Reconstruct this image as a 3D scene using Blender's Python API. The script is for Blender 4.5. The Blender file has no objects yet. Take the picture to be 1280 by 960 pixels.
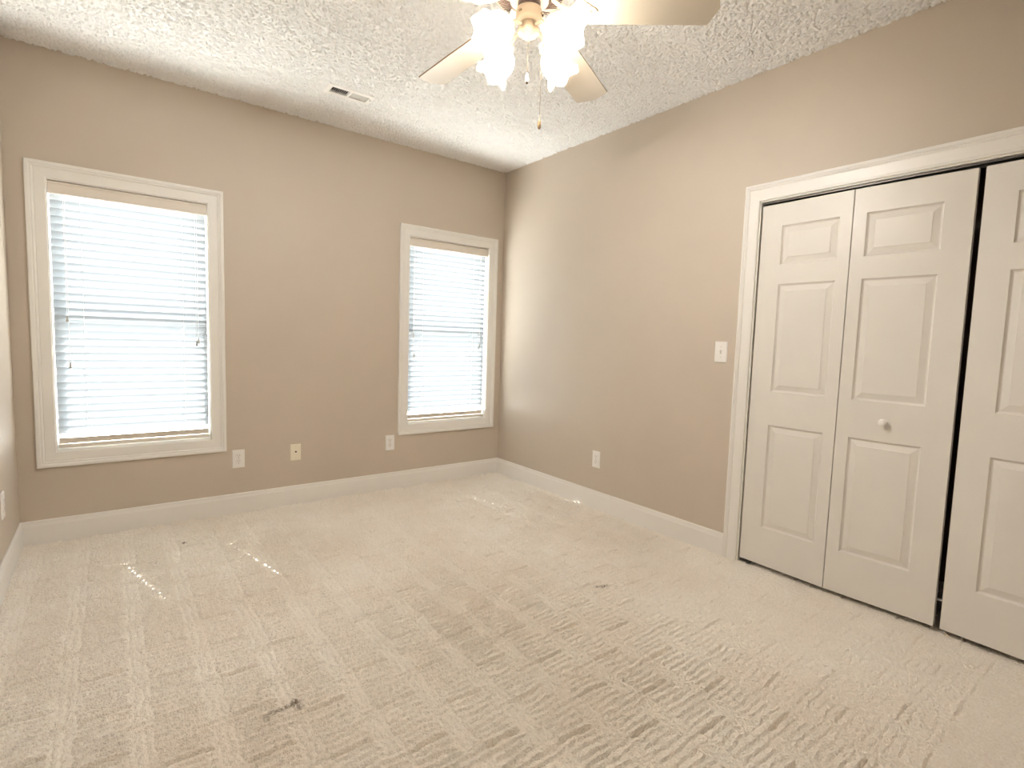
import bpy, bmesh, math, random
import numpy as np
from mathutils import Vector, Matrix
R = math.radians
random.seed(7)
scene = bpy.context.scene
C = scene.collection

# ------------------------------------------------------------------ camera
cam_d = bpy.data.cameras.new('camera')
cam = bpy.data.objects.new('camera', cam_d); C.objects.link(cam)
cam_d.sensor_fit = 'HORIZONTAL'; cam_d.sensor_width = 36.0
cam_d.lens = 656.38 / 1280 * 36.0
cam_d.clip_start = 0.02
fw = Vector((0.60654125, 0.79069867, -0.08308625))
rt = Vector((0.79462885, -0.60630821, 0.03090865))
up = Vector((0.02593644, 0.0847701, 0.99606292))
m = Matrix.Identity(4)
for i in range(3):
    m[i][0] = rt[i]; m[i][1] = up[i]; m[i][2] = -fw[i]
m.translation = Vector((-2.8778, -3.9440, 1.2315))
cam.matrix_world = m
scene.camera = cam

# ------------------------------------------------------------------ light
SKY = 9.3
SUN = 20.0
BULB = 1060.0     # radiance of the lit bulbs
scene.view_settings.view_transform = 'Standard'
scene.view_settings.look = 'None'
scene.view_settings.gamma = 1.0
scene.view_settings.use_curve_mapping = False
scene.view_settings.exposure = 0.68
scene.cycles.diffuse_bounces = 8
scene.cycles.max_bounces = 14
scene.cycles.transparent_max_bounces = 16

world = bpy.data.worlds.new('sky'); scene.world = world; world.use_nodes = True
wn = world.node_tree.nodes; wl = world.node_tree.links
bg = wn['Background']
wg = wn.new('ShaderNodeTexCoord'); wsep = wn.new('ShaderNodeSeparateXYZ')
wl.new(wg.outputs['Generated'], wsep.inputs[0])
wr = wn.new('ShaderNodeValToRGB')
wr.color_ramp.elements[0].position = 0.47; wr.color_ramp.elements[0].color = (2.3, 2.26, 2.18, 1)
wr.color_ramp.elements[1].position = 0.53; wr.color_ramp.elements[1].color = (0.86, 0.93, 1.0, 1)
wma = wn.new('ShaderNodeMath'); wma.operation = 'MULTIPLY_ADD'
wma.inputs[1].default_value = 0.5; wma.inputs[2].default_value = 0.5
wl.new(wsep.outputs[2], wma.inputs[0]); wl.new(wma.outputs[0], wr.inputs[0])
wl.new(wr.outputs[0], bg.inputs[0]); bg.inputs[1].default_value = SKY

sun_d = bpy.data.lights.new('sun', 'SUN'); sun_d.energy = SUN; sun_d.angle = R(0.3)
sun_d.color = (1.0, 0.97, 0.93)
sun = bpy.data.objects.new('sun', sun_d); C.objects.link(sun)
sun.rotation_euler = Vector((0.255, -1.0, -1.0)).to_track_quat('-Z', 'Y').to_euler()
sun.location = (-2, 4, 6)

# geometry numbers shared below
H = 2.74; XL = -3.306; YF = -4.84
WINS = [(-3.137, -2.357), (-0.936, -0.157)]      # casing inner edges
WZ0, WZ1 = 0.512, 2.044
for a, b in WINS:                                # sky-light portals in the window openings
    d = bpy.data.lights.new('window_portal', 'AREA'); d.shape = 'RECTANGLE'
    d.size = b - a; d.size_y = WZ1 - WZ0; d.cycles.is_portal = True
    o = bpy.data.objects.new('window_portal', d); C.objects.link(o)
    o.location = ((a + b) / 2, 0.14, (WZ0 + WZ1) / 2); o.rotation_euler = (R(-90), 0, 0)

# ------------------------------------------------------------------ helpers
def tag(o, label, cat, group=None, kind=None):
    o['label'] = label; o['category'] = cat
    if group: o['group'] = group
    if kind: o['kind'] = kind
    return o

def thing(name, label, cat, loc=(0, 0, 0), group=None, kind=None, rot=None):
    o = bpy.data.objects.new(name, None); C.objects.link(o)
    o.empty_display_size = 0.05; o.location = loc
    if rot is not None: o.rotation_euler = rot
    return tag(o, label, cat, group, kind)

def obj(name, bm, mat, parent=None, smooth=False, bevel=0):
    bmesh.ops.recalc_face_normals(bm, faces=bm.faces[:])
    me = bpy.data.meshes.new(name); bm.to_mesh(me); bm.free()
    if smooth:
        for p in me.polygons: p.use_smooth = True
    me.materials.append(mat)
    o = bpy.data.objects.new(name, me); C.objects.link(o)
    if parent: o.parent = parent
    if bevel:
        b = o.modifiers.new('soft_edge', 'BEVEL'); b.width = bevel; b.segments = 2
        b.limit_method = 'ANGLE'; b.angle_limit = R(40)
    return o

def BM(): return bmesh.new()

def box(bm, x0, x1, y0, y1, z0, z1, M=None):
    P = [(x, y, z) for x in (x0, x1) for y in (y0, y1) for z in (z0, z1)]
    v = [bm.verts.new(M @ Vector(p) if M else p) for p in P]
    for f in ((0, 1, 3, 2), (4, 6, 7, 5), (0, 4, 5, 1), (2, 3, 7, 6), (0, 2, 6, 4), (1, 5, 7, 3)):
        bm.faces.new([v[i] for i in f])
    return bm

def prism(bm, pts, fn0, fn1):
    """closed outline pts placed by fn0 and fn1, sides and caps"""
    a = [bm.verts.new(fn0(p)) for p in pts]; b = [bm.verts.new(fn1(p)) for p in pts]
    n = len(pts)
    for i in range(n): bm.faces.new((a[i], a[(i + 1) % n], b[(i + 1) % n], b[i]))
    bm.faces.new(a[::-1]); bm.faces.new(b)
    return bm

def lathe(bm, prof, n=32, M=None, ripple=None):
    rings = []
    for k, (r, z) in enumerate(prof):
        ring = []
        for i in range(n):
            t = 2 * math.pi * i / n
            rr, zz = (r, z) if ripple is None else ripple(k, r, z, t)
            p = Vector((rr * math.cos(t), rr * math.sin(t), zz))
            ring.append(bm.verts.new(M @ p if M else p))
        rings.append(ring)
    for a, b in zip(rings, rings[1:]):
        for i in range(n):
            bm.faces.new((a[i], a[(i + 1) % n], b[(i + 1) % n], b[i]))
    return rings

def capped_lathe(bm, prof, n=32, M=None):
    r = lathe(bm, prof, n, M)
    bm.faces.new(r[0][::-1]); bm.faces.new(r[-1])
    return r

def tube(bm, pts, rad, n=10):
    pts = [Vector(p) for p in pts]; rings = []
    rads = rad if isinstance(rad, (list, tuple)) else [rad] * len(pts)
    prev = None
    for i, p in enumerate(pts):
        d = (pts[min(i + 1, len(pts) - 1)] - pts[max(i - 1, 0)]).normalized()
        ref = prev if prev is not None else (Vector((1, 0, 0)) if abs(d.z) > 0.9 else Vector((0, 0, 1)))
        a = (ref - d * ref.dot(d)).normalized(); b = d.cross(a); prev = a
        rings.append([bm.verts.new(p + (a * math.cos(2 * math.pi * k / n) + b * math.sin(2 * math.pi * k / n)) * rads[i]) for k in range(n)])
    for r0, r1 in zip(rings, rings[1:]):
        for k in range(n): bm.faces.new((r0[k], r0[(k + 1) % n], r1[(k + 1) % n], r1[k]))
    bm.faces.new(rings[0][::-1]); bm.faces.new(rings[-1])
    return bm

def frame_sweep(bm, u0, u1, v0, v1, prof, place, closed=True):
    """sweep a profile [(t outward, depth)] round a rectangle with mitred corners; open at the bottom when not closed"""
    loops = []
    for t, d in prof:
        if closed: c = [(u0 - t, v0 - t), (u0 - t, v1 + t), (u1 + t, v1 + t), (u1 + t, v0 - t)]
        else: c = [(u0 - t, v0), (u0 - t, v1 + t), (u1 + t, v1 + t), (u1 + t, v0)]
        loops.append([bm.verts.new(place(u, v, d)) for u, v in c])
    n = len(prof)
    for i in range(n):
        a = loops[i]; b = loops[(i + 1) % n]
        for k in range(4 if closed else 3):
            bm.faces.new((a[k], a[(k + 1) % 4], b[(k + 1) % 4], b[k]))
    if not closed:
        bm.faces.new([l[0] for l in loops]); bm.faces.new([l[3] for l in loops][::-1])
    return bm

# ------------------------------------------------------------------ materials
def mat(name, col, rough=0.5, spec=0.4, metal=0.0, var=0.03, vscale=6.0, bump=None):
    """principled paint with a faint noise in colour; bump = list of (kind, scale, strength, distance)"""
    mt = bpy.data.materials.new(name); mt.use_nodes = True
    nt = mt.node_tree; N = nt.nodes; L = nt.links
    b = N['Principled BSDF']
    b.inputs['Roughness'].default_value = rough; b.inputs['Metallic'].default_value = metal
    b.inputs['Specular IOR Level'].default_value = spec
    g = N.new('ShaderNodeNewGeometry')
    nz = N.new('ShaderNodeTexNoise'); nz.inputs['Scale'].default_value = vscale; nz.inputs['Detail'].default_value = 3
    L.new(g.outputs['Position'], nz.inputs['Vector'])
    r = N.new('ShaderNodeValToRGB')
    r.color_ramp.elements[0].position = 0.3; r.color_ramp.elements[1].position = 0.7
    r.color_ramp.elements[0].color = tuple(c * (1 - var) for c in col) + (1,)
    r.color_ramp.elements[1].color = tuple(min(1, c * (1 + var)) for c in col) + (1,)
    L.new(nz.outputs['Fac'], r.inputs[0]); L.new(r.outputs[0], b.inputs['Base Color'])
    if bump:
        prev = None
        for kind, sc, st, dist in bump:
            if kind == 'noise':
                t = N.new('ShaderNodeTexNoise'); t.inputs['Detail'].default_value = 4; out = 'Fac'
            else:
                t = N.new('ShaderNodeTexVoronoi'); out = 'Distance'
            t.inputs['Scale'].default_value = sc
            L.new(g.outputs['Position'], t.inputs['Vector'])
            bp = N.new('ShaderNodeBump'); bp.inputs['Strength'].default_value = st; bp.inputs['Distance'].default_value = dist
            L.new(t.outputs[out], bp.inputs['Height'])
            if prev: L.new(prev.outputs[0], bp.inputs['Normal'])
            prev = bp
        L.new(prev.outputs[0], b.inputs['Normal'])
    return mt

WALLC = (0.552, 0.480, 0.402)
M_wall = mat('taupe_wall_paint', WALLC, 0.50, 0.5, var=0.015, vscale=3, bump=[('noise', 220, 0.12, 0.002)])
M_trim = mat('trim_paint', (0.80, 0.78, 0.745), 0.35, 0.4, var=0.01)
M_door = mat('door_paint', (0.74, 0.71, 0.665), 0.38, 0.4, var=0.012, bump=[('noise', 260, 0.06, 0.001)])
M_vinyl = mat('window_vinyl', (0.85, 0.85, 0.84), 0.4, 0.4, var=0.01)
M_plate = mat('white_plastic', (0.84, 0.82, 0.79), 0.3, 0.5, var=0.01)
M_ivory = mat('ivory_plastic', (0.83, 0.775, 0.64), 0.3, 0.5, var=0.01)
M_slot = mat('dark_slot', (0.03, 0.025, 0.02), 0.6, 0.2)
M_screw = mat('painted_screw', (0.62, 0.60, 0.55), 0.35, 0.5, metal=0.4)
M_valance = mat('valance_vinyl', (0.74, 0.68, 0.61), 0.45, 0.4, var=0.01)
M_cord = mat('white_cord', (0.85, 0.84, 0.80), 0.7, 0.2)
M_tassel = mat('grey_tassel', (0.42, 0.42, 0.41), 0.4, 0.4)
M_fan = mat('cream_enamel', (0.47, 0.385, 0.295), 0.3, 0.5, var=0.02)
M_blade = mat('cream_blade_laminate', (0.47, 0.415, 0.345), 0.38, 0.45, var=0.02, vscale=9)
M_bladeedge = mat('brown_blade_edge', (0.30, 0.20, 0.12), 0.5, 0.3)
M_darkring = mat('dark_bronze_ring', (0.045, 0.025, 0.02), 0.4, 0.4)
M_brass = mat('chain_brass', (0.28, 0.21, 0.13), 0.35, 0.5, metal=0.7)
M_wood = mat('tan_wood_fob', (0.42, 0.30, 0.18), 0.4, 0.4, var=0.1, vscale=60)
M_vent = mat('white_vent_enamel', (0.84, 0.82, 0.78), 0.4, 0.4)
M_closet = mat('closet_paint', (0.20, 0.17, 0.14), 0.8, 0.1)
M_steel = mat('track_steel', (0.12, 0.11, 0.10), 0.4, 0.4, metal=0.6)

# popcorn ceiling
M_ceil = mat('popcorn_ceiling', (0.86, 0.855, 0.845), 0.9, 0.1, var=0.02, vscale=40,
             bump=[('noise', 330, 0.5, 0.002)])

# translucent blind slats
def slat_mat():
    mt = bpy.data.materials.new('blind_slat_vinyl'); mt.use_nodes = True
    N = mt.node_tree.nodes; L = mt.node_tree.links
    N.remove(N['Principled BSDF'])
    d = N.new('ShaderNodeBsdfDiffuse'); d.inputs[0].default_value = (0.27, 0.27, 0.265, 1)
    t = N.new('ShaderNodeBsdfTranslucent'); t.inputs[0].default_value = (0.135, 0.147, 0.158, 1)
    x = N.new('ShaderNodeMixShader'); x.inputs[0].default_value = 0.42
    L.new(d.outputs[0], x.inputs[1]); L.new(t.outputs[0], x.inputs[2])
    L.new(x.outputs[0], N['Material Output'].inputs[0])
    return mt
M_slat = slat_mat()

def glass_mat():
    mt = bpy.data.materials.new('window_glass'); mt.use_nodes = True
    N = mt.node_tree.nodes; L = mt.node_tree.links
    N.remove(N['Principled BSDF'])
    t = N.new('ShaderNodeBsdfTransparent'); t.inputs[0].default_value = (0.97, 0.99, 0.985, 1)
    g = N.new('ShaderNodeBsdfGlossy'); g.inputs['Roughness'].default_value = 0.02
    x = N.new('ShaderNodeMixShader'); x.inputs[0].default_value = 0.04
    L.new(t.outputs[0], x.inputs[1]); L.new(g.outputs[0], x.inputs[2])
    L.new(x.outputs[0], N['Material Output'].inputs[0])
    return mt
M_glass = glass_mat()

def shade_mat():
    mt = bpy.data.materials.new('frosted_shade_glass'); mt.use_nodes = True
    N = mt.node_tree.nodes; L = mt.node_tree.links
    N.remove(N['Principled BSDF'])
    d = N.new('ShaderNodeBsdfDiffuse'); d.inputs[0].default_value = (0.85, 0.80, 0.68, 1)
    t = N.new('ShaderNodeBsdfTranslucent'); t.inputs[0].default_value = (0.98, 0.95, 0.86, 1)
    g = N.new('ShaderNodeBsdfGlossy'); g.inputs['Roughness'].default_value = 0.15
    x = N.new('ShaderNodeMixShader'); x.inputs[0].default_value = 0.8
    y = N.new('ShaderNodeMixShader'); y.inputs[0].default_value = 0.04
    L.new(d.outputs[0], x.inputs[1]); L.new(t.outputs[0], x.inputs[2])
    L.new(x.outputs[0], y.inputs[1]); L.new(g.outputs[0], y.inputs[2])
    c = N.new('ShaderNodeBsdfTransparent'); c.inputs[0].default_value = (0.985, 0.965, 0.91, 1)
    z = N.new('ShaderNodeMixShader'); z.inputs[0].default_value = 0.38
    L.new(y.outputs[0], z.inputs[1]); L.new(c.outputs[0], z.inputs[2])
    L.new(z.outputs[0], N['Material Output'].inputs[0])
    return mt
M_shade = shade_mat()

def bulb_mat():
    mt = bpy.data.materials.new('lit_bulb'); mt.use_nodes = True
    N = mt.node_tree.nodes; L = mt.node_tree.links
    N.remove(N['Principled BSDF'])
    e = N.new('ShaderNodeEmission'); e.inputs[0].default_value = (1.0, 0.965, 0.925, 1); e.inputs[1].default_value = BULB
    L.new(e.outputs[0], N['Material Output'].inputs[0])
    return mt
M_bulb = bulb_mat()

# patterned loop carpet: staggered woven boxes, wavy ribs, loop pile, a few stains
def carpet_mat():
    mt = bpy.data.materials.new('patterned_loop_carpet'); mt.use_nodes = True
    nt = mt.node_tree; N = nt.nodes; L = nt.links
    b = N['Principled BSDF']; b.inputs['Roughness'].default_value = 0.95; b.inputs['Specular IOR Level'].default_value = 0.05
    g = N.new('ShaderNodeNewGeometry')
    def math_(op, a, bb=None, c=None):
        n = N.new('ShaderNodeMath'); n.operation = op
        for i, v in enumerate((a, bb, c)):
            if v is None: continue
            if isinstance(v, (int, float)): n.inputs[i].default_value = v
            else: L.new(v, n.inputs[i])
        return n.outputs[0]
    def noise(scale, detail=2, vec=None):
        n = N.new('ShaderNodeTexNoise'); n.inputs['Scale'].default_value = scale; n.inputs['Detail'].default_value = detail
        L.new(vec if vec is not None else g.outputs['Position'], n.inputs['Vector'])
        return n
    def smooth(v, a, bb):
        n = N.new('ShaderNodeMapRange'); n.interpolation_type = 'SMOOTHSTEP'
        L.new(v, n.inputs[0]); n.inputs[1].default_value = a; n.inputs[2].default_value = bb
        return n.outputs[0]
    sep = N.new('ShaderNodeSeparateXYZ'); L.new(g.outputs['Position'], sep.inputs[0])
    x = sep.outputs[0]; y = sep.outputs[1]
    vo = N.new('ShaderNodeTexVoronoi'); vo.inputs['Scale'].default_value = 150
    L.new(g.outputs['Position'], vo.inputs['Vector'])
    loops = math_('SUBTRACT', 1.0, vo.outputs['Distance'])
    hgt = math_('ADD', math_('MULTIPLY', loops, 0.0030), math_('MULTIPLY', noise(300, 2).outputs['Fac'], 0.0030))
    bp = N.new('ShaderNodeBump'); bp.inputs['Strength'].default_value = 1.0; bp.inputs['Distance'].default_value = 1.0
    L.new(hgt, bp.inputs['Height']); L.new(bp.outputs[0], b.inputs['Normal'])
    # yarn colour with flecks
    r = N.new('ShaderNodeValToRGB')
    r.color_ramp.elements[0].position = 0.30; r.color_ramp.elements[0].color = (0.86, 0.80, 0.715, 1)
    r.color_ramp.elements[1].position = 0.70; r.color_ramp.elements[1].color = (0.96, 0.915, 0.85, 1)
    L.new(noise(130, 3).outputs['Fac'], r.inputs[0])
    soil = noise(1.3, 4)
    mx = N.new('ShaderNodeMixRGB'); mx.blend_type = 'MULTIPLY'; mx.inputs[0].default_value = 1.0
    sr = N.new('ShaderNodeValToRGB')
    sr.color_ramp.elements[0].position = 0.35; sr.color_ramp.elements[0].color = (0.92, 0.89, 0.86, 1)
    sr.color_ramp.elements[1].position = 0.62; sr.color_ramp.elements[1].color = (1, 1, 1, 1)
    L.new(soil.outputs['Fac'], sr.inputs[0]); L.new(r.outputs[0], mx.inputs[1]); L.new(sr.outputs[0], mx.inputs[2])
    cur = mx.outputs[0]
    # stains: (x0,y0)-(x1,y1) strokes, half width, strength
    for (x0, y0, x1, y1, hw, st) in ((-2.505, -2.20, -2.405, -2.178, 0.015, 0.78), (-2.410, -2.178, -2.405, -2.215, 0.015, 0.7),
                                     (-2.566, -0.423, -2.554, -0.419, 0.010, 0.92), (-2.445, -0.412, -2.425, -0.408, 0.007, 0.6),
                                     (-0.925, -2.170, -0.885, -2.195, 0.015, 0.70), (-0.885, -2.18, -0.835, -2.225, 0.010, 0.35)):
        dx, dy = x1 - x0, y1 - y0; ll = dx * dx + dy * dy
        px = math_('SUBTRACT', x, x0); py = math_('SUBTRACT', y, y0)
        t = math_('DIVIDE', math_('ADD', math_('MULTIPLY', px, dx), math_('MULTIPLY', py, dy)), ll)
        cl = N.new('ShaderNodeClamp'); L.new(t, cl.inputs[0]); t = cl.outputs[0]
        ex = math_('SUBTRACT', px, math_('MULTIPLY', t, dx)); ey = math_('SUBTRACT', py, math_('MULTIPLY', t, dy))
        dist = math_('SQRT', math_('ADD', math_('MULTIPLY', ex, ex), math_('MULTIPLY', ey, ey)))
        k = math_('MULTIPLY', math_('SUBTRACT', 1.0, smooth(dist, 0.0, hw * 1.35)), st)
        k = math_('MULTIPLY', k, smooth(noise(110, 2).outputs['Fac'], 0.25, 0.62))
        q = N.new('ShaderNodeMixRGB'); L.new(k, q.inputs[0]); L.new(cur, q.inputs[1]); q.inputs[2].default_value = (0.13, 0.085, 0.042, 1)
        cur = q.outputs[0]
    L.new(cur, b.inputs['Base Color'])
    return mt
M_carpet = carpet_mat()

# ------------------------------------------------------------------ room shell
def structure(name, bm, m, label, cat, **k):
    return tag(obj(name, bm, m, **k), label, cat, kind='structure')

T = 0.13
def lattice(X, Y, size, seed):
    """smooth random field in 0..1 with features of the given size"""
    rng = np.random.default_rng(seed)
    gx = (X - X.min()) / size; gy = (Y - Y.min()) / size
    g = rng.random((int(gy.max()) + 3, int(gx.max()) + 3))
    ix = gx.astype(int); iy = gy.astype(int); fx = gx - ix; fy = gy - iy
    fx = fx * fx * (3 - 2 * fx); fy = fy * fy * (3 - 2 * fy)
    return (g[iy, ix] * (1 - fx) + g[iy, ix + 1] * fx) * (1 - fy) + (g[iy + 1, ix] * (1 - fx) + g[iy + 1, ix + 1] * fx) * fy
def sstep(v, a, c):
    t = np.clip((v - a) / (c - a), 0, 1); return t * t * (3 - 2 * t)
def relief(name, x0, x1, y0, y1, step, hfun, slab, m, label, cat, keep=None, smooth=False):
    """one mesh: a finely divided relief face plus the slab behind it"""
    nx = int(round((x1 - x0) / step)) + 1
    ymid = -3.55                                              # finer where the room is seen, coarser behind the camera
    yl = np.concatenate([np.arange(y0, ymid, 3 * step), np.linspace(ymid, y1, int(round((y1 - ymid) / step)) + 1)]); ny = len(yl)
    X, Y = np.meshgrid(np.linspace(x0, x1, nx), yl)
    Z = hfun(X, Y)
    vs = np.stack([X, Y, Z], -1).reshape(-1, 3)
    a = (np.arange(ny - 1)[:, None] * nx + np.arange(nx - 1)[None, :])
    q = np.stack([a, a + 1, a + nx + 1, a + nx], -1).reshape(-1, 4)
    if keep is not None:
        cxy = vs[q].mean(1); q = q[keep(cxy[:, 0], cxy[:, 1])]
    if slab[0] < 0: pass
    base = len(vs); ev = []; ef = []
    for (bx0, bx1, by0, by1, bz0, bz1) in slab[1]:
        o = base + len(ev)
        ev += [(xx, yy, zz) for xx in (bx0, bx1) for yy in (by0, by1) for zz in (bz0, bz1)]
        ef += [[o + i for i in f] for f in ((0, 1, 3, 2), (4, 6, 7, 5), (0, 4, 5, 1), (2, 3, 7, 6), (0, 2, 6, 4), (1, 5, 7, 3))]
    vs = np.concatenate([vs, np.array(ev)]); q = np.concatenate([q, np.array(ef)])
    if slab[0] > 0: q[:len(q) - len(ef)] = q[:len(q) - len(ef)][:, ::-1]
    me = bpy.data.meshes.new(name)
    me.vertices.add(len(vs)); me.vertices.foreach_set('co', vs.astype(np.float32).ravel())
    me.loops.add(q.size); me.loops.foreach_set('vertex_index', q.astype(np.int32).ravel())
    me.polygons.add(len(q)); me.polygons.foreach_set('loop_start', np.arange(0, q.size, 4, dtype=np.int32))
    me.update(calc_edges=True); me.validate()
    me.polygons.foreach_set('use_smooth', np.ones(len(q), dtype=bool))
    me.materials.append(m)
    o = bpy.data.objects.new(name, me); C.objects.link(o)
    return tag(o, label, cat, kind='structure')

def carpet_height(X, Y):
    n = lambda size, seed: lattice(X, Y, size, seed) - 0.5
    x = X + n(0.07, 1) * 0.010 + n(0.022, 2) * 0.006
    y = Y + n(0.075, 3) * 0.012 + n(0.024, 4) * 0.0065
    u = (x + 6.397) / 0.2; col = np.floor(u); fu = u - col
    v = (y + 6.478) / 0.235 + 0.5 * col; fv = v - np.floor(v)
    box_ = sstep(fu, 0, 0.05) * (1 - sstep(fu, 0.64, 0.72))
    cut = lambda f, n: (0.5 + 0.5 * np.cos(f * 2 * np.pi * n)) ** 3          # narrow furrows between the yarn rows
    side = (1 - box_) * sstep(np.abs(fv - 0.5), 0.10, 0.16)
    worn = sstep(X, -1.5, -0.5) * sstep(-Y, 1.6, 2.6)                          # trodden area in front of the closet
    wear = (0.7 + 0.3 * sstep(lattice(X, Y, 0.30, 5), 0.25, 0.75)) * (1 - 0.75 * worn)
    p = fv * 8 - np.floor(fv * 8)                                              # each yarn row: steep front, sloping back
    row = 1 - sstep(p, 0.0, 0.14) * (1 - p) ** 0.7
    rib = (row * (1 - side) + (0.50 + cut(fu, 8) * 0.22) * side) * wear * (0.6 + 0.8 * lattice(X, Y, 0.03, 8))
    ledge = (1 - sstep(fv, 0.02, 0.40)) * box_ * (1 - 0.6 * worn)
    trench = np.maximum(sstep(fv, 0.965, 0.985), 1 - sstep(fv, 0.0, 0.025)) * box_ * sstep(lattice(X, Y, 0.05, 9), 0.02, 0.25) * (1 - 0.75 * worn)
    h = ledge * 0.0045 - rib * 0.0165 - trench * 0.0130
    h += (lattice(X, Y, 0.0075, 6) - 0.5) * 0.0062 + (lattice(X, Y, 0.013, 7) - 0.5) * 0.0030
    return np.clip(h - 0.0075, -0.0440, 0.0015)
relief('floor', XL - 0.02, 0.72, YF - 0.02, 0.02, 0.0034, carpet_height, (-1, [(XL - 0.1, 0.75, YF - 0.1, T, -0.12, -0.046)]), M_carpet,
       'beige patterned loop carpet with a few dark stains', 'floor')

VX0, VX1, VY0, VY1 = -1.768, -1.530, -0.622, -0.538         # hole for the air register
def popcorn(X, Y):
    a = lattice(X, Y, 0.0074, 21); c = lattice(X, Y, 0.0100, 22); d = lattice(X, Y, 0.006, 23)
    lump = sstep(a, 0.16, 0.40) * sstep(c, 0.14, 0.40)
    return H + 0.004 - lump * 0.0130 - d * 0.0018
xs = [XL - 0.1, VX0, VX1, 0.12]; ys = [YF - 0.1, VY0, VY1, T]
slabs = [(xs[i], xs[i + 1], ys[j], ys[j + 1], H + 0.006, H + 0.1) for i in range(3) for j in range(3) if (i, j) != (1, 1)]
relief('ceiling', XL - 0.02, 0.02, YF - 0.02, 0.02, 0.0031, popcorn, (1, slabs), M_ceil, 'off-white popcorn textured ceiling', 'ceiling',
       keep=lambda x, y: ~((x > VX0) & (x < VX1) & (y > VY0) & (y < VY1)))

def wall_with_openings(u0, u1, z0, z1, openings, put):
    """grid of boxes along u and z that leaves the openings free"""
    bm = BM()
    us = sorted({u0, u1, *[o[0] for o in openings], *[o[1] for o in openings]})
    zs = sorted({z0, z1, *[o[2] for o in openings], *[o[3] for o in openings]})
    for a, c in zip(us, us[1:]):
        for e, f in zip(zs, zs[1:]):
            if any(o[0] <= a and c <= o[1] and o[2] <= e and f <= o[3] for o in openings): continue
            put(bm, a, c, e, f)
    bmesh.ops.remove_doubles(bm, verts=bm.verts[:], dist=1e-5)
    seen = {}
    for f in list(bm.faces):                                   # drop the walls between neighbouring boxes
        key = tuple(sorted(v.index for v in f.verts))
    bm.verts.index_update()
    for f in list(bm.faces):
        key = tuple(sorted(v.index for v in f.verts)); seen.setdefault(key, []).append(f)
    dead = [f for fs in seen.values() if len(fs) > 1 for f in fs]
    bmesh.ops.delete(bm, geom=dead, context='FACES_ONLY')
    return bm

G = 0.006                                                     # jamb face sits this far inside the casing edge
ops = [(a - G, c + G, WZ0 - G, WZ1 + G) for a, c in WINS]
b = wall_with_openings(XL - 0.1, 0.12, -0.07, H, ops, lambda bm, a, c, e, f: box(bm, a, c, 0, T, e, f))
structure('wall_back', b, M_wall, 'taupe painted wall with the two blind-covered windows', 'wall')
b = BM(); box(b, XL - 0.1, XL, YF, 0, -0.07, H)
structure('wall_left', b, M_wall, 'taupe side wall seen as a thin strip at the far left edge', 'wall')
b = BM(); box(b, XL - 0.1, 0.12, YF - 0.1, YF, -0.07, H)
structure('wall_front', b, M_wall, 'taupe wall opposite the windows', 'wall')
CY0, CY1, CZ = -4.252, -2.398, 2.036                          # closet casing inner edges
b = wall_with_openings(YF, 0, -0.07, H, [(CY0 - 0.02, CY1 + 0.02, -0.06, CZ + 0.02)], lambda bm, a, c, e, f: box(bm, 0, 0.115, a, c, e, f))
structure('wall_right', b, M_wall, 'taupe wall holding the white bifold closet doors and light switch', 'wall')
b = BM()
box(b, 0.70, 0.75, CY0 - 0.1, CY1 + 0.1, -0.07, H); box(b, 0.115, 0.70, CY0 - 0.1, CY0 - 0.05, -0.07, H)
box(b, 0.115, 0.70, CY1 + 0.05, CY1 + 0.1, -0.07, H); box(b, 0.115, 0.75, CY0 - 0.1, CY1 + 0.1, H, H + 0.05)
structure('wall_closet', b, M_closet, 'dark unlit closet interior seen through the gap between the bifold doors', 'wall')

# baseboards
BP = [(0, -0.045), (0.014, -0.045), (0.014, 0.094), (0.0125, 0.096), (0.0125, 0.099), (0.0105, 0.103), (0.0105, 0.107),
      (0.0095, 0.110), (0.0095, 0.117), (0.007, 0.122), (0.004, 0.124), (0, 0.124)]
def baseboard(name, fn0, fn1, label):
    b = BM(); prism(b, BP, fn0, fn1); structure(name, b, M_trim, label, 'baseboard')
baseboard('baseboard_back', lambda p: (XL + p[0], -p[0], p[1]), lambda p: (-p[0], -p[0], p[1]), 'cream baseboard along the window wall')
baseboard('baseboard_left', lambda p: (XL + p[0], YF, p[1]), lambda p: (XL + p[0], -p[0], p[1]), 'cream baseboard on the wall at the far left edge')
baseboard('baseboard_right', lambda p: (-p[0], -2.3175, p[1]), lambda p: (-p[0], -p[0], p[1]), 'cream baseboard running from the corner to the closet casing')
baseboard('baseboard_closet', lambda p: (-p[0], YF + 0.014, p[1]), lambda p: (-p[0], -4.3335, p[1]), 'short cream baseboard past the far side of the closet casing')
baseboard('baseboard_front', lambda p: (XL + 0.014, YF + p[0], p[1]), lambda p: (-0.0, YF + p[0], p[1]), 'cream baseboard on the wall opposite the windows')

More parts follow.
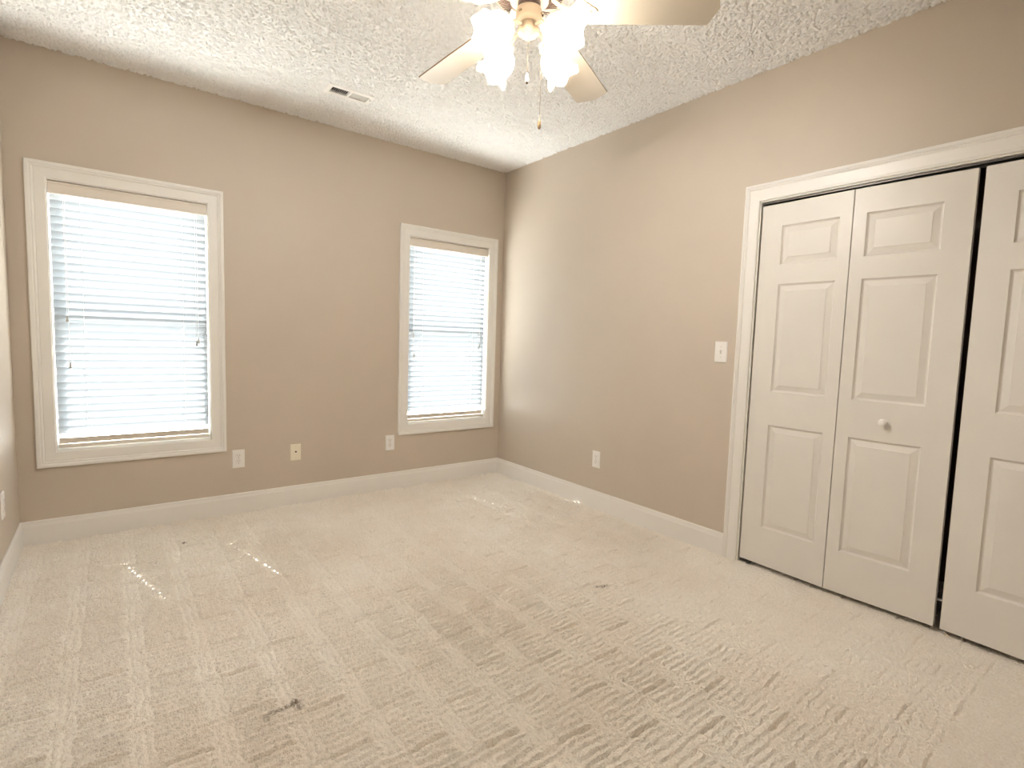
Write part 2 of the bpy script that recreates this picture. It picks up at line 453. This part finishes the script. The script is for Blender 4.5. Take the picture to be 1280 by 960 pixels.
# ------------------------------------------------------------------ windows
CAS = [(0, 0), (0, 0.008), (0.003, 0.0105), (0.007, 0.0105), (0.048, 0.012), (0.050, 0.0105), (0.054, 0.0125), (0.057, 0.0155), (0.061, 0.0165),
       (0.063, 0.0145), (0.066, 0.0155), (0.069, 0.0185), (0.073, 0.0195), (0.083, 0.0195), (0.087, 0.017), (0.087, 0)]
def ring_box(bm, x0, x1, z0, z1, w, y0, y1):
    box(bm, x0, x0 + w, y0, y1, z0, z1); box(bm, x1 - w, x1, y0, y1, z0, z1)
    box(bm, x0 + w, x1 - w, y0, y1, z0, z0 + w); box(bm, x0 + w, x1 - w, y0, y1, z1 - w, z1)
for wi, (a, c) in enumerate(WINS):
    lab = ['white double-hung window nearer the left wall, behind closed blinds',
           'white double-hung window beside the far room corner, behind closed blinds'][wi]
    w = thing('window_%d' % (wi + 1), lab, 'window', ((a + c) / 2, 0, WZ0), kind='structure')
    ox, oz = (a + c) / 2, WZ0
    def loc(o):
        o.matrix_parent_inverse = Matrix.Translation((-ox, 0, -oz)); return o
    b = BM(); frame_sweep(b, a, c, WZ0, WZ1, CAS, lambda u, v, d: (u, -d, v)); loc(obj('casing', b, M_trim, w))
    b = BM()
    frame_sweep(b, a, c, WZ0, WZ1, [(-0.004, 0.0), (0.0058, 0.0), (0.0058, -0.129), (-0.004, -0.129)], lambda u, v, d: (u, -d, v))
    loc(obj('jamb', b, M_trim, w))
    x0, x1, z0, z1 = a + 0.004, c - 0.004, WZ0 + 0.004, WZ1 - 0.004
    zm = 1.285
    for nm, zz0, zz1, yy in (('upper_sash', zm - 0.022, z1, 0.104), ('lower_sash', z0, zm + 0.022, 0.074)):
        b = BM(); ring_box(b, x0, x1, zz0, zz1, 0.034, yy, yy + 0.026); s = loc(obj(nm, b, M_vinyl, w, bevel=0.002))
        b = BM(); box(b, x0 + 0.030, x1 - 0.030, yy + 0.012, yy + 0.016, zz0 + 0.030, zz1 - 0.030)
        obj('glass_pane', b, M_glass, s)

# ------------------------------------------------------------------ blinds
def blind(a, c, label, cords_x, lifts):
    x0, x1 = a + 0.011, c - 0.011
    t = thing('window_blind', label, 'window blind', ((a + c) / 2, 0.04, WZ1 - 0.004), 'closed horizontal blinds')
    inv = Matrix.Translation((-(a + c) / 2, -0.04, -(WZ1 - 0.004)))
    def part(nm, b, m, par=None, **k):
        o = obj(nm, b, m, par or t, **k); o.matrix_parent_inverse = inv if par is None else Matrix.Identity(4)
        if par is not None:
            o.matrix_parent_inverse = inv
            o.matrix_parent_inverse = Matrix.Identity(4)
        return o
    # headrail and valance
    b = BM(); box(b, x0, x1, 0.022, 0.068, 1.992, 2.038); part('headrail', b, M_valance)
    b = BM()
    VP = [(0.016, 1.968), (0.010, 1.968), (0.008, 1.972), (0.008, 1.980), (0.0105, 1.983), (0.0105, 2.022), (0.008, 2.025), (0.008, 2.032), (0.010, 2.034), (0.016, 2.034)]
    prism(b, VP, lambda p: (a + 0.006, p[0], p[1]), lambda p: (c - 0.006, p[0], p[1]))
    box(b, a + 0.006, a + 0.0105, 0.016, 0.05, 1.968, 2.034); box(b, c - 0.0105, c - 0.006, 0.016, 0.05, 1.968, 2.034)
    part('valance', b, M_valance)
    # slats: room-side edge up
    b = BM()
    ang = R(69); yc = 0.041; z = 1.957; ca, sa = math.cos(ang), math.sin(ang)
    S = [-0.025, -0.016, -0.005, 0.005, 0.016, 0.025]
    while z > 0.588:
        hx = 0.0040
        xs = [x0 + random.uniform(-.0015, .0015)]
        for q in cords_x: xs += [q - hx, q + hx]
        xs.append(x1 + random.uniform(-.0015, .0015))
        da = random.uniform(-0.012, 0.012); ca, sa = math.cos(ang + da), math.sin(ang + da)
        zz = z + random.uniform(-.0008, .0008)
        grid = []
        for s in S:
            cr = 0.0028 * (1 - (s / 0.025) ** 2)
            # s>0 towards the room-side upper edge; the crown bulges to the room
            yy = yc - s * ca - cr * sa; ze = zz + s * sa - cr * ca
            grid.append([b.verts.new((x, yy, ze)) for x in xs])
        for i in range(len(S) - 1):
            for k in range(len(xs) - 1):
                if i == 2 and k % 2 == 1 and z < 1.262: continue      # cord holes
                f = b.faces.new((grid[i][k], grid[i][k + 1], grid[i + 1][k + 1], grid[i + 1][k])); f.smooth = True
        z -= 0.0428
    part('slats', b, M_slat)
    # bottom rail with the last stacked slat
    b = BM()
    Mt = Matrix.Translation((0, 0.038, 0.566)) @ Matrix.Rotation(R(-62), 4, 'X')
    box(b, x0, x1, -0.020, 0.020, -0.003, 0.003, Mt)
    box(b, x0, x1, 0.016, 0.064, 0.527, 0.546)
    part('bottom_rail', b, M_valance, bevel=0.002)
    for q in cords_x:
        b = BM(); tube(b, [(q + 0.009, 0.0265, 1.975), (q + 0.009, 0.0265, 0.545)], 0.0007, 6)
        tube(b, [(q + 0.009, 0.0555, 1.975), (q + 0.009, 0.0555, 0.545)], 0.0007, 6)
        part('ladder_cord', b, M_cord)
    for lx, lz in lifts:
        b = BM(); tube(b, [(lx, 0.018, 1.97), (lx, 0.015, (1.97 + lz) / 2), (lx, 0.016, lz + 0.012)], 0.0008, 6)
        lc = part('pull_cord', b, M_cord)
        b = BM(); capped_lathe(b, [(0.0015, lz + 0.016), (0.0035, lz + 0.012), (0.0045, lz), (0.0068, lz - 0.012), (0.0072, lz - 0.017), (0.0055, lz - 0.019)], 14, Matrix.Translation((lx, 0.0125, 0)))
        obj('tassel', b, M_tassel, lc, smooth=True)
    return t
blind(WINS[0][0], WINS[0][1], 'closed white horizontal blind in the window nearer the left wall', (-3.003, -2.507),
      [(-3.068, 1.275), (-3.062, 1.008), (-2.419, 1.165), (-2.430, 1.148)])
blind(WINS[1][0], WINS[1][1], 'closed white horizontal blind in the window beside the room corner', (-0.802, -0.306),
      [(-0.886, 1.245), (-0.876, 1.082), (-0.226, 1.175), (-0.238, 1.155)])

# ------------------------------------------------------------------ closet
trim = thing('trim_1', 'cream moulded casing around the closet doors', 'door casing', (0, (CY0 + CY1) / 2, 0), kind='structure')
def under(o, root):
    o.matrix_parent_inverse = Matrix.Translation(root.location).inverted(); return o
CC = [(0, 0), (0, 0.009), (0.003, 0.012), (0.009, 0.012), (0.012, 0.0105), (0.052, 0.014), (0.055, 0.0125), (0.059, 0.0165), (0.063, 0.018), (0.066, 0.0155),
      (0.069, 0.0185), (0.073, 0.020), (0.078, 0.020), (0.0815, 0.0175), (0.0815, 0)]
b = BM(); frame_sweep(b, CY0, CY1, -0.045, CZ, [(t * (0.0915 / 0.0815) if False else t, d) for t, d in CC], lambda u, v, d: (-d, u, v), closed=False)
for v in b.verts:                                             # the head casing is a little wider than the legs
    if v.co.z > CZ: v.co.z = CZ + (v.co.z - CZ) * 1.12
under(obj('casing', b, M_trim, trim), trim)
b = BM()
frame_sweep(b, CY0, CY1, -0.045, CZ, [(-0.007, 0.0), (0.0195, 0.0), (0.0195, -0.115), (-0.007, -0.115)], lambda u, v, d: (-d, u, v), closed=False)
under(obj('jamb', b, M_trim, trim), trim)
b = BM(); box(b, 0.014, 0.045, CY0 + 0.008, CY1 - 0.008, CZ - 0.016, CZ - 0.0075)
under(obj('track', b, M_steel, trim), trim)

LZ0, LZ1 = 0.016, 2.006
PZ = [(0.228, 0.809), (0.993, 1.577), (1.682, 1.888)]
def leaf_mesh(W, u0, u1):
    """bifold leaf: u across, v up, w = 0 front face, thickness behind; three raised panels"""
    bm = BM()
    us = [0, u0, u1, W]; vs = [LZ0] + [z for p in PZ for z in p] + [LZ1]
    V = {}
    def vert(u, v, w):
        k = (round(u, 5), round(v, 5), round(w, 5))
        if k not in V: V[k] = bm.verts.new((u, w, v))
        return V[k]
    for i in range(3):
        for j in range(len(vs) - 1):
            if i == 1 and j % 2 == 1: continue
            bm.faces.new((vert(us[i], vs[j], 0), vert(us[i + 1], vs[j], 0), vert(us[i + 1], vs[j + 1], 0), vert(us[i], vs[j + 1], 0)))
    for p0, p1 in PZ:
        loops = []
        for off, dep in ((0, 0), (0.003, 0.006), (0.007, 0.0105), (0.011, 0.0115), (0.036, 0.0035), (0.0375, 0.0015)):
            loops.append([vert(u0 + off, p0 + off, dep), vert(u1 - off, p0 + off, dep), vert(u1 - off, p1 - off, dep), vert(u0 + off, p1 - off, dep)])
        for a, c in zip(loops, loops[1:]):
            for k in range(4): bm.faces.new((a[k], a[(k + 1) % 4], c[(k + 1) % 4], c[k]))
        bm.faces.new(loops[-1])
    th = 0.034
    bm.faces.new([vert(u, v, th) for u, v in ((0, LZ0), (0, LZ1), (W, LZ1), (W, LZ0))])
    for i in range(3):
        for v in (LZ0, LZ1):
            pass
    bot = [vert(u, LZ0, 0) for u in us] + [vert(W, LZ0, th), vert(0, LZ0, th)]
    top = [vert(u, LZ1, 0) for u in us] + [vert(W, LZ1, th), vert(0, LZ1, th)]
    bm.faces.new(bot); bm.faces.new(top)
    bm.faces.new([vert(0, v, 0) for v in vs] + [vert(0, LZ1, th), vert(0, LZ0, th)])
    bm.faces.new([vert(W, v, 0) for v in vs] + [vert(W, LZ1, th), vert(W, LZ0, th)])
    return bm
def leaf(root, A, B, u0, u1, knob_u=None):
    """A,B: (x,y) ends of the room-side face, A nearer the window wall"""
    A = Vector((A[0], A[1], 0)); B = Vector((B[0], B[1], 0)); W = (B - A).length
    d = (B - A).normalized(); n = Vector((-d.y, d.x, 0))       # n points into the closet (+x)
    if n.x < 0: n = -n
    Mx = Matrix.Identity(4)
    for i in range(3): Mx[i][0] = d[i]; Mx[i][1] = n[i]; Mx[i][2] = (0, 0, 1)[i]
    Mx.translation = A
    bm = leaf_mesh(W, u0, u1); bm.transform(Mx)
    o = under(obj('door_leaf', bm, M_door, root), root)
    if knob_u is not None:
        kb = BM()
        Mk = Mx @ Matrix.Translation((knob_u, 0.0, 0.902)) @ Matrix.Rotation(R(90), 4, 'X')
        capped_lathe(kb, [(0.012, 0.0), (0.012, 0.003), (0.0065, 0.006), (0.0065, 0.013), (0.012, 0.018), (0.0165, 0.024), (0.0172, 0.030), (0.014, 0.036), (0.007, 0.039)], 24, Mk)
        obj('knob', kb, M_plate, o, smooth=True)
    return o
def bifold(name, label, pts, widths):
    P = pts
    root = thing(name, label, 'closet door', (P[0][0], P[0][1], 0), kind='structure')
    return root
d1 = bifold('door_1', 'cream two-leaf bifold closet door with white round knob, next to the light switch', [(0.0064, -2.4125)], None)
leaf(d1, (0.0064, -2.4125), (-0.0055, -2.8652), 0.113, 0.397)
leaf(d1, (-0.0055, -2.8700), (0.0130, -3.3195), 0.056, 0.347, knob_u=0.200)
d2 = bifold('door_2', 'cream bifold closet door partly cut off by the picture edge, beyond the dark gap', [(0.0138, -3.3444)], None)
leaf(d2, (0.0130, -3.3440), (-0.0055, -3.7950), 0.107, 0.398, knob_u=0.251)
leaf(d2, (-0.0055, -3.7985), (0.0064, -4.2400), 0.053, 0.335)
for root, y0, y1 in ((d1, -2.4125, -2.475), (d2, -4.178, -4.240)):   # floor pivot brackets
    b = BM(); box(b, 0.004, 0.036, min(y0, y1), max(y0, y1), 0.0, 0.0035); box(b, 0.012, 0.028, min(y0, y1) + 0.02, max(y0, y1) - 0.02, 0.0, 0.0155)
    under(obj('pivot_bracket', b, M_steel, root), root)
b = BM(); box(b, 0.026, 0.045, -3.338, -3.321, 0.135, 0.140)
under(obj('aligner_tab', b, M_tassel, d1), d1)

# ------------------------------------------------------------------ wall plates
def plate_mesh(w, h, d=0.0055):
    bm = BM()
    L = [(0, 0.0), (0, d * 0.45), (0.0035, d), ]
    loops = [[bm.verts.new((sx * (w / 2 - o), -e, sz * (h / 2 - o))) for sx, sz in ((-1, -1), (1, -1), (1, 1), (-1, 1))] for o, e in L]
    for a, c in zip(loops, loops[1:]):
        for k in range(4): bm.faces.new((a[k], a[(k + 1) % 4], c[(k + 1) % 4], c[k]))
    bm.faces.new(loops[-1]); bm.faces.new(loops[0][::-1])
    return bm
def disc(bm, r, y0, y1, cx, cz, n=20):
    capped_lathe(bm, [(r, 0), (r, abs(y1 - y0))], n, Matrix.Translation((cx, y0, cz)) @ Matrix.Rotation(R(90), 4, 'X'))
def outlet(loc, rz, label):
    t = thing('power_outlet', label, 'outlet', loc, 'duplex outlets', rot=(0, 0, rz))
    obj('cover_plate', plate_mesh(0.077, 0.125), M_plate, t)
    for sz in (-1, 1):
        cz = sz * 0.0197
        bm = BM(); n = 28; pts = []
        for i in range(n):
            th = 2 * math.pi * i / n
            pts.append((0.0172 * math.cos(th), max(-0.0142, min(0.0142, 0.0172 * math.sin(th)))))
        prism(bm, pts, lambda p: (p[0], -0.0050, cz + p[1]), lambda p: (p[0], -0.0078, cz + p[1]))
        r = obj('receptacle', bm, M_plate, t)
        s = BM()
        box(s, -0.0078, -0.0055, -0.0082, -0.006, cz + 0.0005, cz + 0.0095)
        box(s, 0.0055, 0.0076, -0.0082, -0.006, cz + 0.0015, cz + 0.0090)
        disc(s, 0.0026, -0.006, -0.0082, 0, cz - 0.0075, 12)
        obj('contact_slots', s, M_slot, r)
        g = BM()                                               # seam round the receptacle face
        prism(g, [(x * 1.06, y * 1.08) for x, y in pts], lambda p: (p[0], -0.0050, cz + p[1]), lambda p: (p[0], -0.0058, cz + p[1]))
        obj('face_seam', g, M_screw, r)
    s = BM(); disc(s, 0.003, -0.005, -0.0068, 0, 0); obj('screw', s, M_screw, t)
    return t
outlet((-2.197, 0, 0.364), 0, 'white duplex outlet under the right end of the window nearer the left wall')
outlet((-1.087, 0, 0.369), 0, 'white duplex outlet just below the corner window, at its left edge')
outlet((0, -1.261, 0.361), R(-90), 'white duplex outlet alone on the closet wall above the baseboard')
outlet((XL, -0.541, 0.371), R(90), 'white outlet on the far left wall, mostly cut off by the picture edge')

t = thing('coax_jack', 'ivory cable jack plate between two white outlets on the window wall', 'wall jack', (-1.822, 0, 0.370))
obj('cover_plate', plate_mesh(0.073, 0.119), M_ivory, t)
s = BM(); disc(s, 0.0062, -0.005, -0.008, 0, 0.004, 6); disc(s, 0.0046, -0.008, -0.015, 0, 0.004, 16); obj('threaded_connector', s, M_slot, t)
for sz in (-1, 1):
    s = BM(); disc(s, 0.003, -0.005, -0.0066, 0, sz * 0.042); obj('screw', s, M_screw, t)

t = thing('light_switch', 'white toggle light switch beside the closet casing', 'light switch', (0, -2.219, 1.201), rot=(0, 0, R(-90)))
obj('cover_plate', plate_mesh(0.079, 0.123), M_plate, t)
s = BM(); box(s, -0.0055, 0.0055, -0.0062, -0.005, -0.0125, 0.0125); obj('toggle_slot', s, M_screw, t)
s = BM(); prism(s, [(-0.004, -0.005), (0.008, -0.005), (0.0035, -0.0175), (-0.0005, -0.0185)], lambda p: (-0.0045, p[1], p[0] + 0.001), lambda p: (0.0045, p[1], p[0] + 0.001))
obj('toggle', s, M_plate, t, bevel=0.001)
for sz in (-1, 1):
    s = BM(); disc(s, 0.003, -0.005, -0.0068, 0, sz * 0.030); obj('screw', s, M_screw, t)

# ------------------------------------------------------------------ ceiling register
t = thing('ceiling_vent', 'white two-bank air register in the popcorn ceiling near the window wall', 'vent', ((VX0 + VX1) / 2, (VY0 + VY1) / 2, H))
VXc, VYc = (VX0 + VX1) / 2, (VY0 + VY1) / 2
hx, hy = 0.1505, 0.070; ix, iy = (VX1 - VX0) / 2, (VY1 - VY0) / 2
b = BM()
frame_sweep(b, -ix + 0.003, ix - 0.003, -iy + 0.003, iy - 0.003,
            [(0, 0.0), (0, 0.0125), (0.003, 0.014), (0.024, 0.014), (0.0305, 0.0115), (0.0305, 0.0)], lambda u, v, d: (u, v, -d))
for v in b.verts:
    pass
obj('face_frame', b, M_vent, t)
b = BM(); box(b, -0.006, 0.008, -iy + 0.002, iy - 0.002, -0.0125, 0.004); obj('centre_bar', b, M_vent, t)
for x0_, x1_, sg in ((-ix + 0.004, -0.006, -1), (0.008, ix - 0.004, 1)):
    b = BM(); n = 9
    for i in range(n):
        xx = x0_ + (i + 0.5) * (x1_ - x0_) / n
        Mt = Matrix.Translation((xx, 0, -0.006)) @ Matrix.Rotation(R(-58) if sg < 0 else R(62), 4, 'Y')
        box(b, -0.0060, 0.0060, -iy + 0.003, iy - 0.003, -0.0006, 0.0006, Mt)
    obj('louvers', b, M_vent, t)
b = BM(); box(b, ix + 0.006, ix + 0.010, -0.022, -0.016, -0.022, -0.006); obj('damper_lever', b, M_screw, t)
b = BM()
box(b, -ix - 0.002, ix + 0.002, -iy - 0.002, iy + 0.002, 0.16, 0.163); box(b, -ix, -ix + 0.002, -iy, iy, 0.004, 0.16); box(b, ix - 0.002, ix, -iy, iy, 0.004, 0.16)
box(b, -ix, ix, -iy, -iy + 0.002, 0.004, 0.16); box(b, -ix, ix, iy - 0.002, iy, 0.004, 0.16)
obj('duct_boot', b, M_slot, t)

# ------------------------------------------------------------------ ceiling fan
FX, FY = -1.653, -2.380
fan = thing('ceiling_fan', 'cream five-blade ceiling fan with four lit tulip glass shades', 'ceiling fan', (FX, FY, H))
def fz(z): return z - H
def lathed(name, prof, m, n=40, par=None):
    b = BM(); capped_lathe(b, [(r, fz(z)) for r, z in prof], n); return obj(name, b, m, par or fan, smooth=True)
lathed('canopy', [(0.068, 2.74), (0.068, 2.725), (0.060, 2.70), (0.040, 2.675), (0.018, 2.668)], M_fan)
lathed('downrod', [(0.013, 2.70), (0.013, 2.585)], M_fan, 20)
lathed('motor_housing', [(0.030, 2.60), (0.075, 2.592), (0.115, 2.570), (0.132, 2.540), (0.135, 2.505), (0.135, 2.478), (0.128, 2.466), (0.128, 2.462), (0.060, 2.436), (0.042, 2.436)], M_fan, 64)
b = BM()
for i in range(60):                                            # radial cooling slots in the sloping underside
    th = 2 * math.pi * i / 60
    sec = (i % 12)
    if sec in (0, 1): continue
    Mt = Matrix.Rotation(th, 4, 'Z') @ Matrix.Translation((0.092, 0, fz(2.4475))) @ Matrix.Rotation(math.atan2(-0.026, 0.068), 4, 'Y').inverted()
    Mt = Matrix.Rotation(th, 4, 'Z') @ Matrix.Translation((0.093, 0, fz(2.4482))) @ Matrix.Rotation(-math.atan2(0.026, 0.068), 4, 'Y')
    box(b, -0.026, 0.028, -0.0019, 0.0019, -0.0016, 0.0010, Mt)
obj('cooling_slots', b, M_darkring, fan)
lathed('neck_ring', [(0.041, 2.437), (0.041, 2.410)], M_darkring)
lathed('switch_housing', [(0.044, 2.413), (0.0465, 2.408), (0.047, 2.396), (0.0455, 2.392), (0.047, 2.388), (0.0465, 2.377), (0.040, 2.371), (0.033, 2.368), (0.028, 2.367)], M_fan)
# fluted cup and finial under it
b = BM()
def flute(k, r, z, th):
    return r * (1 + (0.05 * math.cos(10 * th) if 1 <= k <= 4 else 0)), z
rg = lathe(b, [(r, fz(z)) for r, z in ((0.029, 2.369), (0.031, 2.358), (0.037, 2.345), (0.040, 2.336), (0.036, 2.328), (0.022, 2.318), (0.010, 2.312), (0.006, 2.308), (0.0045, 2.303), (0.001, 2.301))], 60, None, flute)
b.faces.new(rg[-1]); b.faces.new(rg[0][::-1])
obj('finial_cup', b, M_fan, fan, smooth=True)
for th in (232 - 90 + 52, 232 - 45, 300):
    s = BM(); a = R(th)
    capped_lathe(s, [(0.0035, 0), (0.0035, 0.004), (0.001, 0.006)], 12, Matrix.Rotation(a, 4, 'Z') @ Matrix.Translation((0.0455, 0, fz(2.391))) @ Matrix.Rotation(R(90), 4, 'Y'))
    obj('screw', s, M_brass, fan)

# blades: hub z 2.407, droop, pitch; vertices read as (radius, chord)
HUBZ = 2.407; TILT = 0.157
BL = [(94.1, 2.8), (23.1, 4.2), (-47.4, 3.3), (-119.5, 3.4), (168.5, 1.6)]
outline = [(0.195, 0.052), (0.215, 0.0645), (0.40, 0.071), (0.622, 0.075), (0.627, 0.073), (0.652, 0.006), (0.6535, -0.002), (0.637, -0.070), (0.632, -0.073), (0.40, -0.0705), (0.215, -0.0655), (0.195, -0.054)]
iron = [(0.075, 0.016), (0.115, 0.013), (0.145, 0.014), (0.160, 0.030), (0.172, 0.047), (0.186, 0.053), (0.198, 0.049), (0.203, 0.038), (0.214, 0.034), (0.224, 0.022),
        (0.236, 0.015), (0.243, 0.0)]
iron = iron + [(r, -w) for r, w in iron[::-1][1:]]
for ph, dr in BL:
    th = R(ph); dr = R(dr)
    d = Vector((math.cos(th) * math.cos(dr), math.sin(th) * math.cos(dr), -math.sin(dr)))
    l = Vector((-math.sin(th), math.cos(th), 0)); n = d.cross(l)
    cc = l * math.cos(TILT) - n * math.sin(TILT); nn = d.cross(cc)
    hub = Vector((0, 0, fz(HUBZ)))
    def at(r, w, hgt): return hub + d * r + cc * w + nn * hgt
    b = BM()
    prism(b, outline, lambda p: at(p[0], p[1], 0.0), lambda p: at(p[0], p[1], 0.0055))
    bl = obj('blade', b, M_blade, fan)
    bl.data.materials.append(M_bladeedge)
    for p in bl.data.polygons:
        if len(p.vertices) == 4: p.material_index = 1
    # blade iron: lies under the blade and rises to the motor underside at the hub end
    b = BM()
    def rise(r): return 0.046 * max(0.0, min(1.0, (0.15 - r) / 0.07)) ** 1.5
    def flat(r, w, hgt):
        k = max(0.0, min(1.0, (r - 0.10) / 0.06))
        base = at(r, w, hgt); lev = hub + d * r + l * w + nn * hgt
        return lev.lerp(base, k) + Vector((0, 0, rise(r)))
    prism(b, iron, lambda p: flat(p[0], p[1], -0.0045), lambda p: flat(p[0], p[1], -0.0002))
    ir = obj('blade_iron', b, M_fan, fan)
    for sr, sw in ((0.185, 0.036), (0.185, -0.036), (0.222, 0.0)):
        s = BM(); q = at(sr, sw, -0.0045)
        Ms = Matrix.Identity(4)
        for i in range(3): Ms[i][0] = d[i]; Ms[i][1] = cc[i]; Ms[i][2] = nn[i]
        Ms.translation = q - nn * 0.0016
        capped_lathe(s, [(0.002, 0.0), (0.0042, 0.0006), (0.0045, 0.0020)], 12, Ms)
        obj('screw', s, M_brass, ir)

# light kit
AZ0 = 51.8
def tulip(k, r, z, th):
    f = max(0.0, (k - 4) / 5.0)
    w = math.cos(6 * th)
    return r * (1 + 0.06 * f * w), z + 0.007 * f * w
TUL = [(0.020, 0.000), (0.028, 0.005), (0.042, 0.019), (0.051, 0.038), (0.053, 0.056), (0.051, 0.071), (0.050, 0.081), (0.053, 0.091), (0.059, 0.101), (0.066, 0.108)]
TILTS = R(35)
for q in (45, 135, 225, 315):
    az = R(AZ0 + q)
    out = Vector((math.cos(az), math.sin(az), 0))
    ax = out * math.cos(TILTS) + Vector((0, 0, -math.sin(TILTS)))
    sock = out * 0.100 + Vector((0, 0, fz(2.318)))
    b = BM()
    pts = []
    P0, P1, P2, P3 = out * 0.036 + Vector((0, 0, fz(2.350))), out * 0.060 + Vector((0, 0, fz(2.350))), sock - ax * 0.045 + Vector((0, 0, 0.012)), sock - ax * 0.012
    for i in range(13):
        u = i / 12
        pts.append(P0 * (1 - u) ** 3 + P1 * 3 * u * (1 - u) ** 2 + P2 * 3 * u * u * (1 - u) + P3 * u ** 3)
    tube(b, pts, 0.0065, 12)
    arm = obj('lamp_arm', b, M_fan, fan, smooth=True)
    Ms = Matrix.Translation(sock) @ ax.to_track_quat('Z', 'Y').to_matrix().to_4x4()
    b = BM(); capped_lathe(b, [(0.009, -0.014), (0.016, -0.010), (0.021, 0.0), (0.0225, 0.012), (0.0255, 0.022), (0.024, 0.024)], 24, Ms); obj('socket', b, M_fan, arm, smooth=True)
    Mg = Ms @ Matrix.Translation((0, 0, 0.008))
    b = BM(); lathe(b, TUL, 72, Mg, tulip); sh = obj('lamp_shade', b, M_shade, fan, smooth=True)
    sol = sh.modifiers.new('glass_thickness', 'SOLIDIFY'); sol.thickness = 0.002
    b = BM(); capped_lathe(b, [(0.010, 0.016), (0.012, 0.022), (0.020, 0.032), (0.0255, 0.044), (0.026, 0.052), (0.022, 0.064), (0.012, 0.071), (0.003, 0.073)], 20, Ms)
    obj('bulb', b, M_bulb, fan, smooth=True)

# pull chains
lat = Vector((0.786, -0.618, 0))
def chain(name, top, bot, fobm, fob, tip=False):
    b = BM()
    n = int((top.z - bot.z) / 0.0052)
    for i in range(n):
        p = top.lerp(bot, (i + 0.5) / n)
        bmesh.ops.create_icosphere(b, subdivisions=1, radius=0.0013, matrix=Matrix.Translation(p))
    tube(b, [top, bot], 0.0006, 6)
    ch = obj(name, b, M_brass, fan, smooth=True)
    f = BM(); capped_lathe(f, [(r, z) for r, z in fob], 20, Matrix.Translation(bot)); fo = obj('pull_fob', f, fobm, ch, smooth=True)
    if tip:
        s = BM(); capped_lathe(s, [(0.0042, 0.0), (0.0044, -0.003), (0.002, -0.0055)], 16, Matrix.Translation(bot + Vector((0, 0, -0.031))))
        obj('fob_tip', s, M_darkring, fo, smooth=True)
    return ch
chain('light_pull_chain', Vector((0, 0, fz(2.302))), Vector((0, 0, fz(2.194))), M_plate,
      [(0.001, 0.002), (0.003, -0.001), (0.0055, -0.014), (0.0068, -0.026), (0.0050, -0.031)], True)
b_ = lat * 0.050
chain('fan_pull_chain', Vector((b_.x, b_.y, fz(2.392))), Vector((b_.x, b_.y, fz(2.040))), M_wood,
      [(0.0012, 0.002), (0.003, -0.001), (0.0058, -0.014), (0.0072, -0.026), (0.0062, -0.034), (0.003, -0.039)])
b = BM(); tube(b, [lat * 0.044 + Vector((0, 0, fz(2.394))), lat * 0.052 + Vector((0, 0, fz(2.393)))], 0.005, 12); obj('chain_outlet', b, M_darkring, fan)
